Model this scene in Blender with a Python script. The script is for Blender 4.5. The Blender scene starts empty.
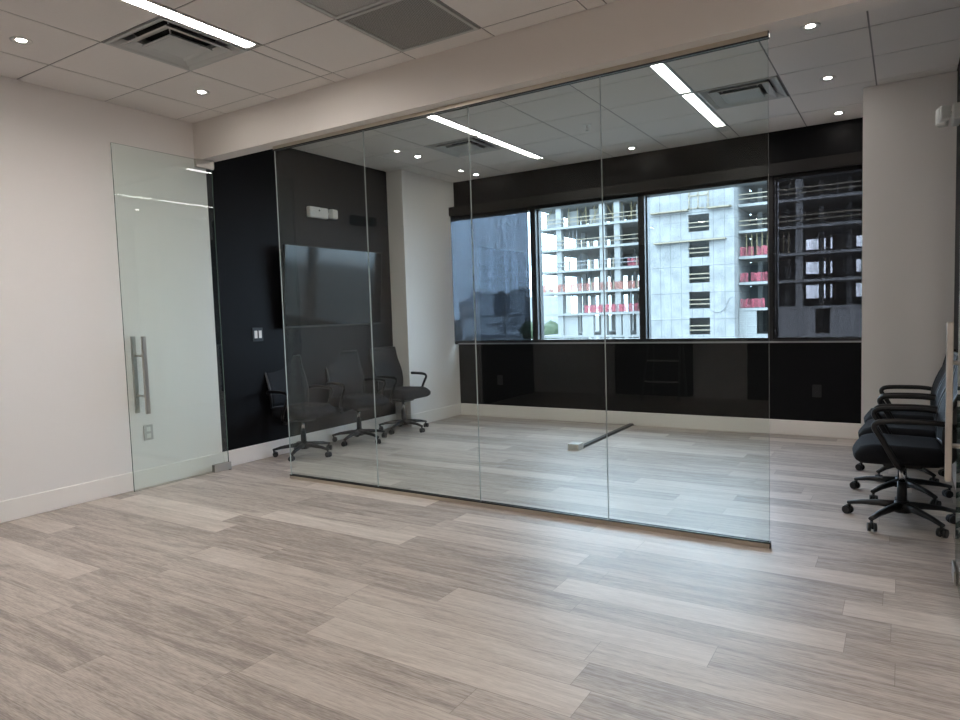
import bpy, bmesh, math, random
from mathutils import Vector, Matrix
random.seed(7)
SC = bpy.context.scene
COL = SC.collection

# ------------------------------------------------------------------ helpers
def box(bm, x0, x1, y0, y1, z0, z1, mi=0):
    vs = [bm.verts.new((x, y, z)) for z in (z0, z1) for y in (y0, y1) for x in (x0, x1)]
    out = []
    for f in ((0, 2, 3, 1), (4, 5, 7, 6), (0, 1, 5, 4), (2, 6, 7, 3), (0, 4, 6, 2), (1, 3, 7, 5)):
        fc = bm.faces.new([vs[i] for i in f]); fc.material_index = mi; out.append(fc)
    return out

def bbox(bm, x0, x1, y0, y1, z0, z1, r=.004, seg=2, mi=0):
    """bevelled box"""
    b2 = bmesh.new(); box(b2, x0, x1, y0, y1, z0, z1, mi)
    bmesh.ops.bevel(b2, geom=list(b2.edges), offset=r, segments=seg, profile=.5, affect='EDGES')
    merge(bm, b2)

def merge(bm, b2, mat=None):
    m = bpy.data.meshes.new('tmp'); b2.to_mesh(m); b2.free()
    if mat is not None: m.transform(mat)
    bm.from_mesh(m); bpy.data.meshes.remove(m)

def cyl(bm, p0, p1, r0, r1=None, n=16, mi=0, caps=True):
    r1 = r0 if r1 is None else r1
    p0, p1 = Vector(p0), Vector(p1); d = p1 - p0; L = d.length
    q = d.to_track_quat('Z', 'Y').to_matrix().to_4x4(); q.translation = p0
    a = []; b = []
    for i in range(n):
        t = 2 * math.pi * i / n
        a.append(bm.verts.new(q @ Vector((r0 * math.cos(t), r0 * math.sin(t), 0))))
        b.append(bm.verts.new(q @ Vector((r1 * math.cos(t), r1 * math.sin(t), L))))
    for i in range(n):
        j = (i + 1) % n; f = bm.faces.new((a[i], a[j], b[j], b[i])); f.material_index = mi; f.smooth = True
    if caps:
        f = bm.faces.new(a[::-1]); f.material_index = mi; f = bm.faces.new(b); f.material_index = mi

def sweep(bm, pts, rx, ry=None, n=10, up=(0, 0, 1), closed=False, mi=0):
    """elliptical section swept along points"""
    ry = rx if ry is None else ry
    P = [Vector(p) for p in pts]; rings = []; up = Vector(up)
    for i, p in enumerate(P):
        if closed: d = P[(i + 1) % len(P)] - P[i - 1]
        else: d = P[min(i + 1, len(P) - 1)] - P[max(i - 1, 0)]
        d.normalize(); s = d.cross(up)
        if s.length < 1e-4: s = d.cross(Vector((1, 0, 0)))
        s.normalize(); u = s.cross(d)
        k = rx[i] if isinstance(rx, (list, tuple)) else rx
        l = ry[i] if isinstance(ry, (list, tuple)) else ry
        rings.append([bm.verts.new(p + s * (k * math.cos(2 * math.pi * j / n)) + u * (l * math.sin(2 * math.pi * j / n))) for j in range(n)])
    m = len(rings)
    for i in range(m if closed else m - 1):
        A, B = rings[i], rings[(i + 1) % m]
        for j in range(n):
            k = (j + 1) % n; f = bm.faces.new((A[j], A[k], B[k], B[j])); f.smooth = True; f.material_index = mi
    if not closed:
        bm.faces.new(rings[0][::-1]).material_index = mi; bm.faces.new(rings[-1]).material_index = mi

def smooth_pts(pts, n=6):
    """Catmull-Rom through points"""
    P = [Vector(p) for p in pts]; out = []
    for i in range(len(P) - 1):
        a = P[max(i - 1, 0)]; b = P[i]; c = P[i + 1]; d = P[min(i + 2, len(P) - 1)]
        for k in range(n):
            t = k / n
            out.append(.5 * ((2 * b) + (c - a) * t + (2 * a - 5 * b + 4 * c - d) * t * t + (3 * b - a - 3 * c + d) * t ** 3))
    out.append(P[-1]); return out

def obj(name, bm, mats, parent=None, label=None, loc=None):
    bmesh.ops.recalc_face_normals(bm, faces=list(bm.faces))
    me = bpy.data.meshes.new(name); bm.to_mesh(me); bm.free()
    for m in (mats if isinstance(mats, (list, tuple)) else [mats]): me.materials.append(m)
    o = bpy.data.objects.new(name, me); COL.objects.link(o)
    if parent is not None: o.parent = parent
    if loc: o.location = loc
    if label: o['label'] = label
    return o

def tag(o, label, cat, group=None):
    o['label'] = label; o['category'] = cat
    if group: o['group'] = group
    return o

def thing(name, label, cat, loc=(0, 0, 0), rotz=0, group=None):
    o = bpy.data.objects.new(name, None); COL.objects.link(o); o.empty_display_size = .1
    o.location = loc; o.rotation_euler = (0, 0, rotz)
    return tag(o, label, cat, group)

def struct(name, bm, mats, parent=None):
    o = obj(name, bm, mats, parent); o['kind'] = 'structure'; return o

def struct_root(name, loc=(0, 0, 0)):
    o = bpy.data.objects.new(name, None); COL.objects.link(o); o.location = loc; o['kind'] = 'structure'; return o

def dup(root, loc, rotz, label, group=None):
    def cp(o, par):
        c = o.copy(); COL.objects.link(c)
        if par is not None: c.parent = par
        for ch in list(o.children): cp(ch, c)
        return c
    r = cp(root, None); r.location = loc; r.rotation_euler = (0, 0, rotz); r['label'] = label
    if group: r['group'] = group
    return r

# ------------------------------------------------------------------ materials
def nt(name):
    m = bpy.data.materials.new(name); m.use_nodes = True
    return m, m.node_tree.nodes, m.node_tree.links

def pbr(name, col, rough=.5, metal=0, spec=.5, noise=0, nscale=20, bump=0, emit=None, es=0):
    m, N, L = nt(name); b = N['Principled BSDF']
    b.inputs['Base Color'].default_value = (*col, 1); b.inputs['Roughness'].default_value = rough
    b.inputs['Metallic'].default_value = metal; b.inputs['Specular IOR Level'].default_value = spec
    if emit: b.inputs['Emission Color'].default_value = (*emit, 1); b.inputs['Emission Strength'].default_value = es
    if noise or bump:
        tc = N.new('ShaderNodeTexCoord'); no = N.new('ShaderNodeTexNoise'); no.inputs['Scale'].default_value = nscale
        no.inputs['Detail'].default_value = 5; L.new(tc.outputs['Object'], no.inputs['Vector'])
        if noise:
            mx = N.new('ShaderNodeMix'); mx.data_type = 'RGBA'
            mx.inputs['A'].default_value = (*[c * (1 - noise) for c in col], 1); mx.inputs['B'].default_value = (*[min(1, c * (1 + noise)) for c in col], 1)
            L.new(no.outputs['Fac'], mx.inputs['Factor']); L.new(mx.outputs['Result'], b.inputs['Base Color'])
        if bump:
            bp = N.new('ShaderNodeBump'); bp.inputs['Strength'].default_value = bump; bp.inputs['Distance'].default_value = .01
            L.new(no.outputs['Fac'], bp.inputs['Height']); L.new(bp.outputs['Normal'], b.inputs['Normal'])
    return m

def glass(name, tint, ior=1.5, rough=0.0):
    """thin architectural glass: tinted straight-through plus Fresnel reflection on both faces"""
    m, N, L = nt(name); N.remove(N['Principled BSDF'])
    out = N['Material Output']; tr = N.new('ShaderNodeBsdfTransparent'); gl = N.new('ShaderNodeBsdfGlossy')
    tr.inputs['Color'].default_value = (*tint, 1); gl.inputs['Roughness'].default_value = rough
    gl.inputs['Color'].default_value = (1, 1, 1, 1)
    geo = N.new('ShaderNodeNewGeometry'); mr = N.new('ShaderNodeMapRange'); fr = N.new('ShaderNodeFresnel'); mx = N.new('ShaderNodeMixShader')
    mr.inputs['To Min'].default_value = ior; mr.inputs['To Max'].default_value = 1 / ior
    L.new(geo.outputs['Backfacing'], mr.inputs['Value']); L.new(mr.outputs['Result'], fr.inputs['IOR'])
    L.new(fr.outputs['Fac'], mx.inputs['Fac']); L.new(tr.outputs[0], mx.inputs[1]); L.new(gl.outputs[0], mx.inputs[2])
    L.new(mx.outputs[0], out.inputs['Surface'])
    return m

def screen_fabric(name, tint, col):
    """openwork solar mesh: part open holes, part dark yarn, with a fine weave of vertical streaks"""
    m, N, L = nt(name); b = N['Principled BSDF']; out = N['Material Output']
    b.inputs['Base Color'].default_value = (*col, 1); b.inputs['Roughness'].default_value = .8
    tr = N.new('ShaderNodeBsdfTransparent'); ad = N.new('ShaderNodeMixShader')
    tc = N.new('ShaderNodeTexCoord'); mp = N.new('ShaderNodeMapping'); mp.inputs['Scale'].default_value = (30, 1, .4)
    no = N.new('ShaderNodeTexNoise'); no.inputs['Scale'].default_value = 1; no.inputs['Detail'].default_value = 3
    mx = N.new('ShaderNodeMix'); mx.data_type = 'RGBA'
    mx.inputs['A'].default_value = (*[c * .68 for c in tint], 1); mx.inputs['B'].default_value = (*[c * 1.32 for c in tint], 1)
    L.new(tc.outputs['Object'], mp.inputs['Vector']); L.new(mp.outputs[0], no.inputs['Vector']); L.new(no.outputs['Fac'], mx.inputs['Factor'])
    L.new(mx.outputs['Result'], tr.inputs['Color'])
    ad.inputs['Fac'].default_value = .35
    L.new(tr.outputs[0], ad.inputs[1]); L.new(b.outputs[0], ad.inputs[2]); L.new(ad.outputs[0], out.inputs['Surface'])
    return m

def emis(name, col, s):
    m, N, L = nt(name); N.remove(N['Principled BSDF']); e = N.new('ShaderNodeEmission')
    e.inputs['Color'].default_value = (*col, 1); e.inputs['Strength'].default_value = s
    L.new(e.outputs[0], N['Material Output'].inputs['Surface']); return m

def floor_mat():
    m, N, L = nt('vinyl_plank'); b = N['Principled BSDF']
    def M(op, a, c=None, clamp=False):
        n = N.new('ShaderNodeMath'); n.operation = op; n.use_clamp = clamp
        for i, v in enumerate((a, c)):
            if v is None: continue
            if isinstance(v, (int, float)): n.inputs[i].default_value = v
            else: L.new(v, n.inputs[i])
        return n.outputs[0]
    tc = N.new('ShaderNodeTexCoord'); sp = N.new('ShaderNodeSeparateXYZ'); L.new(tc.outputs['Object'], sp.inputs[0])
    W, LEN = .175, 1.22
    v = M('DIVIDE', sp.outputs['Y'], W); row = M('FLOOR', v)
    wn = N.new('ShaderNodeTexWhiteNoise'); wn.noise_dimensions = '1D'; L.new(row, wn.inputs['W'])
    u = M('ADD', M('DIVIDE', sp.outputs['X'], LEN), M('MULTIPLY', wn.outputs['Value'], 7.3)); cell = M('FLOOR', u)
    idc = N.new('ShaderNodeCombineXYZ'); L.new(cell, idc.inputs[0]); L.new(row, idc.inputs[1])
    w2 = N.new('ShaderNodeTexWhiteNoise'); w2.noise_dimensions = '2D'; L.new(idc.outputs[0], w2.inputs['Vector'])
    # grain
    g = N.new('ShaderNodeCombineXYZ')
    L.new(M('ADD', M('MULTIPLY', sp.outputs['X'], 4.0), M('MULTIPLY', w2.outputs['Value'], 31.)), g.inputs[0])
    L.new(M('MULTIPLY', sp.outputs['Y'], 85.), g.inputs[1]); L.new(M('MULTIPLY', w2.outputs['Value'], 50.), g.inputs[2])
    n1 = N.new('ShaderNodeTexNoise'); n1.inputs['Scale'].default_value = 1.; n1.inputs['Detail'].default_value = 7; n1.inputs['Roughness'].default_value = .65
    n1.inputs['Distortion'].default_value = 1.2; L.new(g.outputs[0], n1.inputs['Vector'])
    g2 = N.new('ShaderNodeCombineXYZ')
    L.new(M('ADD', M('MULTIPLY', sp.outputs['X'], 1.5), M('MULTIPLY', w2.outputs['Value'], 17.)), g2.inputs[0])
    L.new(M('MULTIPLY', sp.outputs['Y'], 13.), g2.inputs[1]); L.new(M('MULTIPLY', w2.outputs['Value'], 20.), g2.inputs[2])
    n2 = N.new('ShaderNodeTexNoise'); n2.inputs['Scale'].default_value = 1.; n2.inputs['Detail'].default_value = 6; n2.inputs['Distortion'].default_value = 1.6
    L.new(g2.outputs[0], n2.inputs['Vector'])
    # fine pores
    g3 = N.new('ShaderNodeCombineXYZ'); L.new(M('MULTIPLY', sp.outputs['X'], 22.), g3.inputs[0]); L.new(M('MULTIPLY', sp.outputs['Y'], 230.), g3.inputs[1])
    n3 = N.new('ShaderNodeTexNoise'); n3.inputs['Scale'].default_value = 1.; n3.inputs['Detail'].default_value = 3; L.new(g3.outputs[0], n3.inputs['Vector'])
    fac = M('ADD', M('ADD', M('MULTIPLY', n1.outputs['Fac'], .46), M('MULTIPLY', n2.outputs['Fac'], .42)), M('ADD', M('MULTIPLY', M('POWER', w2.outputs['Value'], 2.), .24), M('MULTIPLY', n3.outputs['Fac'], .34)))
    cr = N.new('ShaderNodeValToRGB'); e = cr.color_ramp.elements
    e[0].position = .47; e[0].color = (.255, .213, .188, 1); e[1].position = .93; e[1].color = (.71, .64, .58, 1)
    x = e.new(.64); x.color = (.475, .413, .368, 1)
    L.new(M('SUBTRACT', fac, .06), cr.inputs['Fac'])
    # joints
    fv = M('FRACT', v); dv = M('MULTIPLY', M('MINIMUM', fv, M('SUBTRACT', 1., fv)), W)
    fu = M('FRACT', u); du = M('MULTIPLY', M('MINIMUM', fu, M('SUBTRACT', 1., fu)), LEN)
    j = M('LESS_THAN', M('MINIMUM', dv, du), .0012)
    mx = N.new('ShaderNodeMix'); mx.data_type = 'RGBA'; mx.inputs['B'].default_value = (.16, .13, .11, 1)
    L.new(M('MULTIPLY', j, .6), mx.inputs['Factor']); L.new(cr.outputs['Color'], mx.inputs['A']); L.new(mx.outputs['Result'], b.inputs['Base Color'])
    b.inputs['Roughness'].default_value = .36; b.inputs['Specular IOR Level'].default_value = .50
    L.new(M('ADD', M('MULTIPLY', n1.outputs['Fac'], .12), .35), b.inputs['Roughness'])
    return m

def concrete(name, col, seam=3.0, grid=1.2):
    """raw concrete with pour lines and form panel marks"""
    m, N, L = nt(name); b = N['Principled BSDF']; b.inputs['Roughness'].default_value = .9
    tc = N.new('ShaderNodeTexCoord'); br = N.new('ShaderNodeTexBrick'); mp = N.new('ShaderNodeMapping')
    mp.inputs['Rotation'].default_value = (math.pi / 2, 0, 0)
    br.offset = 0; br.inputs['Scale'].default_value = 1; br.inputs['Brick Width'].default_value = grid; br.inputs['Row Height'].default_value = seam
    br.inputs['Mortar Size'].default_value = .035; br.inputs['Color1'].default_value = (*col, 1); br.inputs['Color2'].default_value = (*[c * .94 for c in col], 1)
    br.inputs['Mortar'].default_value = (*[c * .55 for c in col], 1)
    no = N.new('ShaderNodeTexNoise'); no.inputs['Scale'].default_value = .9; no.inputs['Detail'].default_value = 8
    mx = N.new('ShaderNodeMix'); mx.data_type = 'RGBA'; mx.blend_type = 'MULTIPLY'; mx.inputs['Factor'].default_value = 1
    cr = N.new('ShaderNodeValToRGB'); cr.color_ramp.elements[0].position = .3; cr.color_ramp.elements[0].color = (.72, .72, .72, 1); cr.color_ramp.elements[1].position = .6
    L.new(tc.outputs['Object'], mp.inputs[0]); L.new(mp.outputs[0], br.inputs['Vector']); L.new(tc.outputs['Object'], no.inputs['Vector'])
    L.new(no.outputs['Fac'], cr.inputs[0]); L.new(br.outputs['Color'], mx.inputs['A']); L.new(cr.outputs[0], mx.inputs['B'])
    L.new(mx.outputs['Result'], b.inputs['Base Color']); return m

def block_mat(name, col):
    m, N, L = nt(name); b = N['Principled BSDF']; b.inputs['Roughness'].default_value = .9
    tc = N.new('ShaderNodeTexCoord'); br = N.new('ShaderNodeTexBrick'); mp = N.new('ShaderNodeMapping'); mp.inputs['Rotation'].default_value = (math.pi / 2, 0, 0)
    br.inputs['Scale'].default_value = 1; br.inputs['Brick Width'].default_value = .45; br.inputs['Row Height'].default_value = .25; br.inputs['Mortar Size'].default_value = .02
    br.inputs['Color1'].default_value = (*col, 1); br.inputs['Color2'].default_value = (*[c * .9 for c in col], 1); br.inputs['Mortar'].default_value = (*[c * .7 for c in col], 1)
    L.new(tc.outputs['Object'], mp.inputs[0]); L.new(mp.outputs[0], br.inputs['Vector']); L.new(br.outputs['Color'], b.inputs['Base Color']); return m

def perf_mat(name, col, hole, pitch):
    """perforated sheet: round dark holes on a square pitch"""
    m, N, L = nt(name); b = N['Principled BSDF']; b.inputs['Roughness'].default_value = .5
    tc = N.new('ShaderNodeTexCoord'); vo = N.new('ShaderNodeTexVoronoi'); vo.inputs['Scale'].default_value = 1 / pitch; vo.inputs['Randomness'].default_value = 0
    vo.voronoi_dimensions = '2D'
    cr = N.new('ShaderNodeValToRGB'); cr.color_ramp.elements[0].position = .36; cr.color_ramp.elements[0].color = (*hole, 1)
    cr.color_ramp.elements[1].position = .42; cr.color_ramp.elements[1].color = (*col, 1)
    L.new(tc.outputs['Object'], vo.inputs['Vector']); L.new(vo.outputs['Distance'], cr.inputs[0]); L.new(cr.outputs[0], b.inputs['Base Color']); return m

M_white = pbr('white_paint', (.80, .768, .750), .6, noise=.012, nscale=3, spec=.3)
M_soffit = pbr('soffit_paint', (.74, .70, .665), .6, spec=.3)
M_black = pbr('black_paint', (.0035, .0035, .0045), .5, spec=.13)
M_base = pbr('white_trim_paint', (.84, .80, .765), .35)
M_tile = pbr('ceiling_tile', (.74, .705, .68), .9, noise=.03, nscale=90, spec=.1)
M_tbar = pbr('ceiling_grid', (.20, .19, .185), .5)
M_floor = floor_mat()
M_glass = glass('clear_glass', (.925, .955, .940), 1.34)
M_doorglass = glass('green_glass', (.955, .988, .978), 1.40)
M_pane = glass('window_glass', (.97, .985, .98))
M_edge = pbr('glass_edge', (.48, .52, .50), .2, spec=.6)
M_dooredge = pbr('green_glass_edge', (.07, .12, .095), .2, spec=.6)
M_steel = pbr('brushed_steel', (.52, .49, .45), .32, metal=1)
M_chan = pbr('bronze_channel', (.56, .51, .44), .3, metal=1)
M_gasket = pbr('black_gasket', (.01, .01, .01), .4)
M_frame = pbr('dark_window_metal', (.010, .010, .012), .38, spec=.4)
M_fascia = pbr('dark_fascia_metal', (.009, .0075, .007), .45, spec=.3)
M_sill = pbr('grey_sill_metal', (.42, .42, .43), .3, metal=.6)
M_blkplast = pbr('black_plastic', (.006, .006, .007), .42, spec=.45)
M_fabric = pbr('black_fabric', (.007, .0075, .010), .85, spec=.2, bump=.2, nscale=300)
M_mesh = pbr('black_mesh', (.008, .009, .012), .65, spec=.25, bump=.3, nscale=250)
M_chrome = pbr('chrome', (.6, .6, .6), .2, metal=1)
M_tv = pbr('tv_screen', (.004, .005, .006), .08, spec=.27)
M_tvb = pbr('tv_bezel', (.010, .010, .010), .35)
M_whitepl = pbr('white_plastic', (.72, .71, .68), .4)
M_lens = pbr('clear_lens', (.86, .86, .83), .15, spec=.8)
M_greypl = pbr('dark_grey_plastic', (.06, .06, .06), .5)
M_alum = pbr('light_metal', (.62, .60, .57), .4, metal=.3)
M_vent = pbr('grey_diffuser_metal', (.47, .475, .465), .5)
M_ventdark = pbr('duct_black', (.012, .012, .012), .8)
M_perf = perf_mat('perforated_metal', (.36, .35, .335), (.04, .04, .04), .012)
M_perf2 = perf_mat('perforated_light_metal', (.50, .48, .46), (.25, .24, .23), .010)
M_strip = emis('strip_diffuser', (1.0, .94, .885), 94)
M_strip2 = emis('meeting_strip_diffuser', (1.0, .96, .92), 24)
M_spot = emis('downlight_lens', (1.0, .94, .87), 150)
M_shade_l = screen_fabric('sky_tinted_screen', (.272, .290, .322), (.018, .018, .020))  # fabric is neutral; the blue of the sky is put into its tint
M_shade_r = screen_fabric('brown_grey_screen', (.44, .415, .42), (.018, .017, .018))
M_conc = concrete('raw_concrete', (0.235, 0.235, 0.232))
M_conc2 = pbr('slab_concrete', (0.221, 0.221, 0.214), .9, noise=.12, nscale=1.5)
M_block = block_mat('concrete_block', (0.257, 0.257, 0.250))
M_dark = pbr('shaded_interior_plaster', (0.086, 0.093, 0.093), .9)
M_wood = pbr('raw_lumber', (0.229, 0.193, 0.136), .8, noise=.2, nscale=4)
def net_mat(name, col):
    """open mesh netting: coloured yarn with see-through gaps, gathered in vertical folds"""
    m = pbr(name, col, .8); N, L = m.node_tree.nodes, m.node_tree.links; b = N['Principled BSDF']
    tr = N.new('ShaderNodeBsdfTransparent'); mx = N.new('ShaderNodeMixShader'); tc = N.new('ShaderNodeTexCoord'); mp = N.new('ShaderNodeMapping')
    mp.inputs['Scale'].default_value = (3.2, .1, .7); no = N.new('ShaderNodeTexNoise'); no.inputs['Scale'].default_value = 1; no.inputs['Detail'].default_value = 3
    mr = N.new('ShaderNodeMapRange'); mr.inputs['From Min'].default_value = .36; mr.inputs['From Max'].default_value = .62; mr.inputs['To Min'].default_value = .05; mr.inputs['To Max'].default_value = .75
    L.new(tc.outputs['Object'], mp.inputs[0]); L.new(mp.outputs[0], no.inputs['Vector']); L.new(no.outputs['Fac'], mr.inputs['Value']); L.new(mr.outputs[0], mx.inputs['Fac'])
    L.new(tr.outputs[0], mx.inputs[1]); L.new(b.outputs[0], mx.inputs[2]); L.new(mx.outputs[0], N['Material Output'].inputs['Surface']); return m
M_red = net_mat('red_net', (0.302, 0.063, 0.084))
M_orange = net_mat('orange_net', (0.302, 0.126, 0.101))
M_yel = pbr('yellow_shoring', (0.243, 0.193, 0.100), .6)
M_galv = pbr('galvanised_pipe', (0.178, 0.185, 0.193), .5)
M_city0 = pbr('white_block_render', (.27, .27, .27), .9)
M_city = pbr('pale_render', (.88, .88, .88), .9)
M_city2 = pbr('grey_render', (.25, .255, .27), .9)
M_citym = pbr('mid_render', (.60, .60, .60), .9)
M_roof = pbr('white_roof', (.75, .75, .74), .8)
M_winc = pbr('tower_glazing', (.24, .26, .28), .3)
M_ground = pbr('lot_ground', (.075, .075, .07), .95, noise=.3, nscale=.05)
M_leaf = pbr('foliage', (.045, .065, .033), .9, noise=.4, nscale=2)
M_bark = pbr('bark', (.12, .09, .06), .9)
M_grayw = pbr('grey_door_paint', (.36, .35, .34), .5)

# ------------------------------------------------------------------ dimensions (metres, camera above the origin)
XL, XR = -5.237, .33          # left wall, right wall of the meeting room
YS0, YS1 = 3.753, 3.895       # soffit front / back
YG = 3.865                    # glass line
YW = 7.416                    # window wall
ZC, ZS = 3.048, 2.735         # ceiling, soffit underside
YB, XN = -2.3, 2.3            # back wall and right wall of the near room
T = .15

# ------------------------------------------------------------------ setting
bm = bmesh.new(); box(bm, XL - T, XN + T, YB - T, YW + T, -.12, 0); struct('floor', bm, M_floor)
def wall(name, x0, x1, y0, y1, z0, z1, m):
    bm = bmesh.new(); box(bm, x0, x1, y0, y1, z0, z1); return struct(name, bm, m)
wall('wall_left', XL - T, XL, YB - T, 3.862, 0, ZC + .1, M_white)
wall('wall_left_black', XL - T, XL, 3.862, YW + T, 0, ZC + .1, M_black)
bm = bmesh.new(); box(bm, XL, -5.003, 6.34, 7.33, 0, ZC); box(bm, XL, -5.003, 7.33, YW, 0, .955 - .02); box(bm, XL, -5.003, 7.33, YW, 2.735, ZC)
struct('wall_left_pillar', bm, M_white)
bm = bmesh.new(); box(bm, -.294, XR, 6.40, YW, 0, ZC); struct('wall_right_pillar', bm, M_white)
wall('wall_right_black', XR, XR + T, YG + .03, YW + T, 0, ZC + .1, M_black)
wall('wall_right_return', XR, XN, YG - .05, YG + .03, 0, ZS, M_white)
wall('wall_right', XN, XN + T, YB - T, YS1, 0, ZC + .1, M_white)
# back wall (behind the camera, mirrored in the glass): white with a dark opening and a grey door
bm = bmesh.new()
for a, b_, z0, z1 in ((XL, -3.85, 0, ZC + .1), (-3.85, -2.62, 2.3, ZC + .1), (-2.62, XN, 0, ZC + .1)): box(bm, a, b_, YB - T, YB, z0, z1)
struct('wall_back', bm, M_white)
bm = bmesh.new(); box(bm, -3.85, -2.62, YB - T, YB - .06, 0, 2.3); struct('door_3', bm, M_black)
bm = bmesh.new(); box(bm, -1.86, -1.2, YB, YB + .03, 0, 2.3); struct('door_4', bm, M_black)
bm = bmesh.new(); box(bm, XL, XL + .03, YB + .1, -.62, 0, 2.3); struct('door_5', bm, M_black)
# window wall
ZB, ZT = .955, 2.62
bm = bmesh.new()
box(bm, XL, XR, YW, YW + .22, 0, ZB); box(bm, XL, XR, YW, YW + .22, ZT, ZC + .1); box(bm, -.294, XR, YW, YW + .22, ZB, ZT)
struct('wall_window', bm, M_black)
# soffit
bm = bmesh.new(); box(bm, XL, XN, YS0, YS1, ZS, ZC + .1); struct('wall_soffit', bm, M_soffit)
# baseboards
def base(name, x0, x1, y0, y1):
    bm = bmesh.new(); bbox(bm, x0, x1, y0, y1, 0, .15, .004, 1); return struct(name, bm, M_base)
base('baseboard_left', XL, XL + .016, -.6, 3.862)
base('baseboard_left_black', XL, XL + .016, 3.862, 6.324)
base('baseboard_pillar_front', XL, -4.987, 6.324, 6.34)
base('baseboard_pillar_side', -5.003, -4.987, 6.34, 7.40)
base('baseboard_window', -5.003, -.294, YW - .016, YW)
base('baseboard_right', -.294, XR, 6.384, 6.40)
base('baseboard_right_black', XR - .016, XR, 3.95, 6.384)

# ceiling: lay-in tiles standing slightly above the bars of the grid, one mesh with its two materials
xs_period = []
def xlines():
    out = []
    for k in range(-1, 3):
        s = -3.54 + 1.98 * k
        out += [(s, s + .12)]
    return out
STR = xlines()
def spans(x0, x1):
    e = []
    for s, t in STR: e += [s, t, t + .62, t + 1.24]
    e = sorted(v for v in e if x0 + .03 < v < x1 - .03)
    e = [x0] + e + [x1]; return list(zip(e[:-1], e[1:]))
def yspans(y0, y1, ref):
    e = [ref + .61 * k for k in range(-12, 12)]
    e = [y0] + [v for v in e if y0 + .03 < v < y1 - .03] + [y1]; return list(zip(e[:-1], e[1:]))
HOLES = []   # openings (diffusers, grilles, strip lights): no tile there
def hole(x0, x1, y0, y1): HOLES.append((x0, x1, y0, y1))
# strips
STRIPS = [(-3.54, -3.42, .76, 1.86), (-3.54, -3.42, 1.87, 2.97), (.42, .54, .53, 1.75), (.42, .54, -.70, .52),  # the last two here are unseen strips added to brighten the front room
          (-3.54, -3.42, 4.40, 5.62), (-3.54, -3.42, 5.64, 6.86), (-1.56, -1.44, 4.40, 5.62), (-1.56, -1.44, 5.64, 6.86)]
DIFF = [(-4.16, -3.54, 2.38, 2.99), (-4.16, -3.54, 5.65, 6.26), (-1.44, -.82, 5.65, 6.26)]
GRIL = [(-2.80, -2.18, 2.99, 3.60), (-2.80, -2.18, 2.38, 2.99)]
for a in STRIPS + DIFF + GRIL: hole(*a)
for x in (-3.54, -1.56): hole(x, x + .12, 6.86, 7.06)
def in_hole(x0, x1, y0, y1):
    return any(x0 < h[1] - .01 and x1 > h[0] + .01 and y0 < h[3] - .01 and y1 > h[2] + .01 for h in HOLES)
bm = bmesh.new(); g = .0055
box(bm, XL - T, XN + T, YB - T, YW + .2, ZC + .10, ZC + .16, 0)
for (x0, x1, y0, y1, ref) in ((XL, XN, YB, YS0, 2.99), (XL, XR, YS1, YW, 5.65)):
    for a, b_ in spans(x0, x1):
        for c, d in yspans(y0, y1, ref):
            if (b_ - a) < .2 and any(abs(a - s[0]) < .02 for s in STR):   # slot of the light line
                pieces = []
                cuts = sorted({c, d} | {v for h in STRIPS for v in (h[2], h[3], 7.06) if c < v < d})
                for u, v in zip(cuts[:-1], cuts[1:]):
                    if not in_hole(a + .02, b_ - .02, u + .005, v - .005): pieces.append((u, v))
            else:
                pieces = [] if in_hole(a + .05, b_ - .05, c + .05, d - .05) else [(c, d)]
            for u, v in pieces:
                box(bm, a + g, b_ - g, u + g, v - g, ZC + .003, ZC + .02, 0)
    # grid bars
    for a, b_ in spans(x0, x1)[1:]:
        box(bm, a - g, a + g, y0, y1, ZC + .006, ZC + .03, 1)
    for c, d in yspans(y0, y1, ref)[1:]:
        for a, b_ in spans(x0, x1):
            if (b_ - a) < .2 and any(abs(a - s[0]) < .02 for s in STR) and in_hole(a + .02, b_ - .02, c - .02, c + .02): continue
            box(bm, a + g, b_ - g, c - g, c + g, ZC + .006, ZC + .03, 1)
struct('ceiling', bm, [M_tile, M_tbar])

# ------------------------------------------------------------------ ceiling fittings
def strip(name, x0, x1, y0, y1, label, group):
    t = thing(name, label, 'light', ((x0 + x1) / 2, (y0 + y1) / 2, ZC), 0, group)
    hx, hy = (x1 - x0) / 2, (y1 - y0) / 2
    bm = bmesh.new(); w = .017; e = .024
    box(bm, -hx, -hx + w, -hy, hy, -.003, .06); box(bm, hx - w, hx, -hy, hy, -.003, .06)
    box(bm, -hx + w, hx - w, -hy, -hy + e, -.003, .06); box(bm, -hx + w, hx - w, hy - e, hy, -.003, .06)
    box(bm, -hx + w, hx - w, -hy + e, hy - e, .045, .06)
    obj('housing', bm, M_alum, t)
    bm = bmesh.new(); box(bm, -hx + w + .001, hx - w - .001, -hy + e + .001, hy - e - .001, .006, .014)
    obj('diffuser', bm, M_strip if y1 < YS0 else M_strip2, t)
    if y1 > 6.5:
        bm = bmesh.new(); box(bm, -hx, hx, hy + .003, hy + .19, .002, .012); obj('blank_plate', bm, M_alum, t)
    return t
SL = ['recessed strip light above the camera, farther from the soffit than the visible one',
      'recessed strip light in front of the soffit, beside the near square air diffuser',
      'added fill strip light in front of the right glass door, out of view',
      'added unseen fill strip light in the front room behind the camera position',
      'strip light behind the glass on the left line, half hidden by the soffit',
      'strip light behind the glass on the left line, end nearest the window wall',
      'strip light behind the glass on the right line, half hidden by the soffit',
      'strip light behind the glass on the right line, end nearest the windows']
for s, l in zip(STRIPS, SL): strip('strip_light', *s, l, 'recessed linear ceiling lights')

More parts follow.
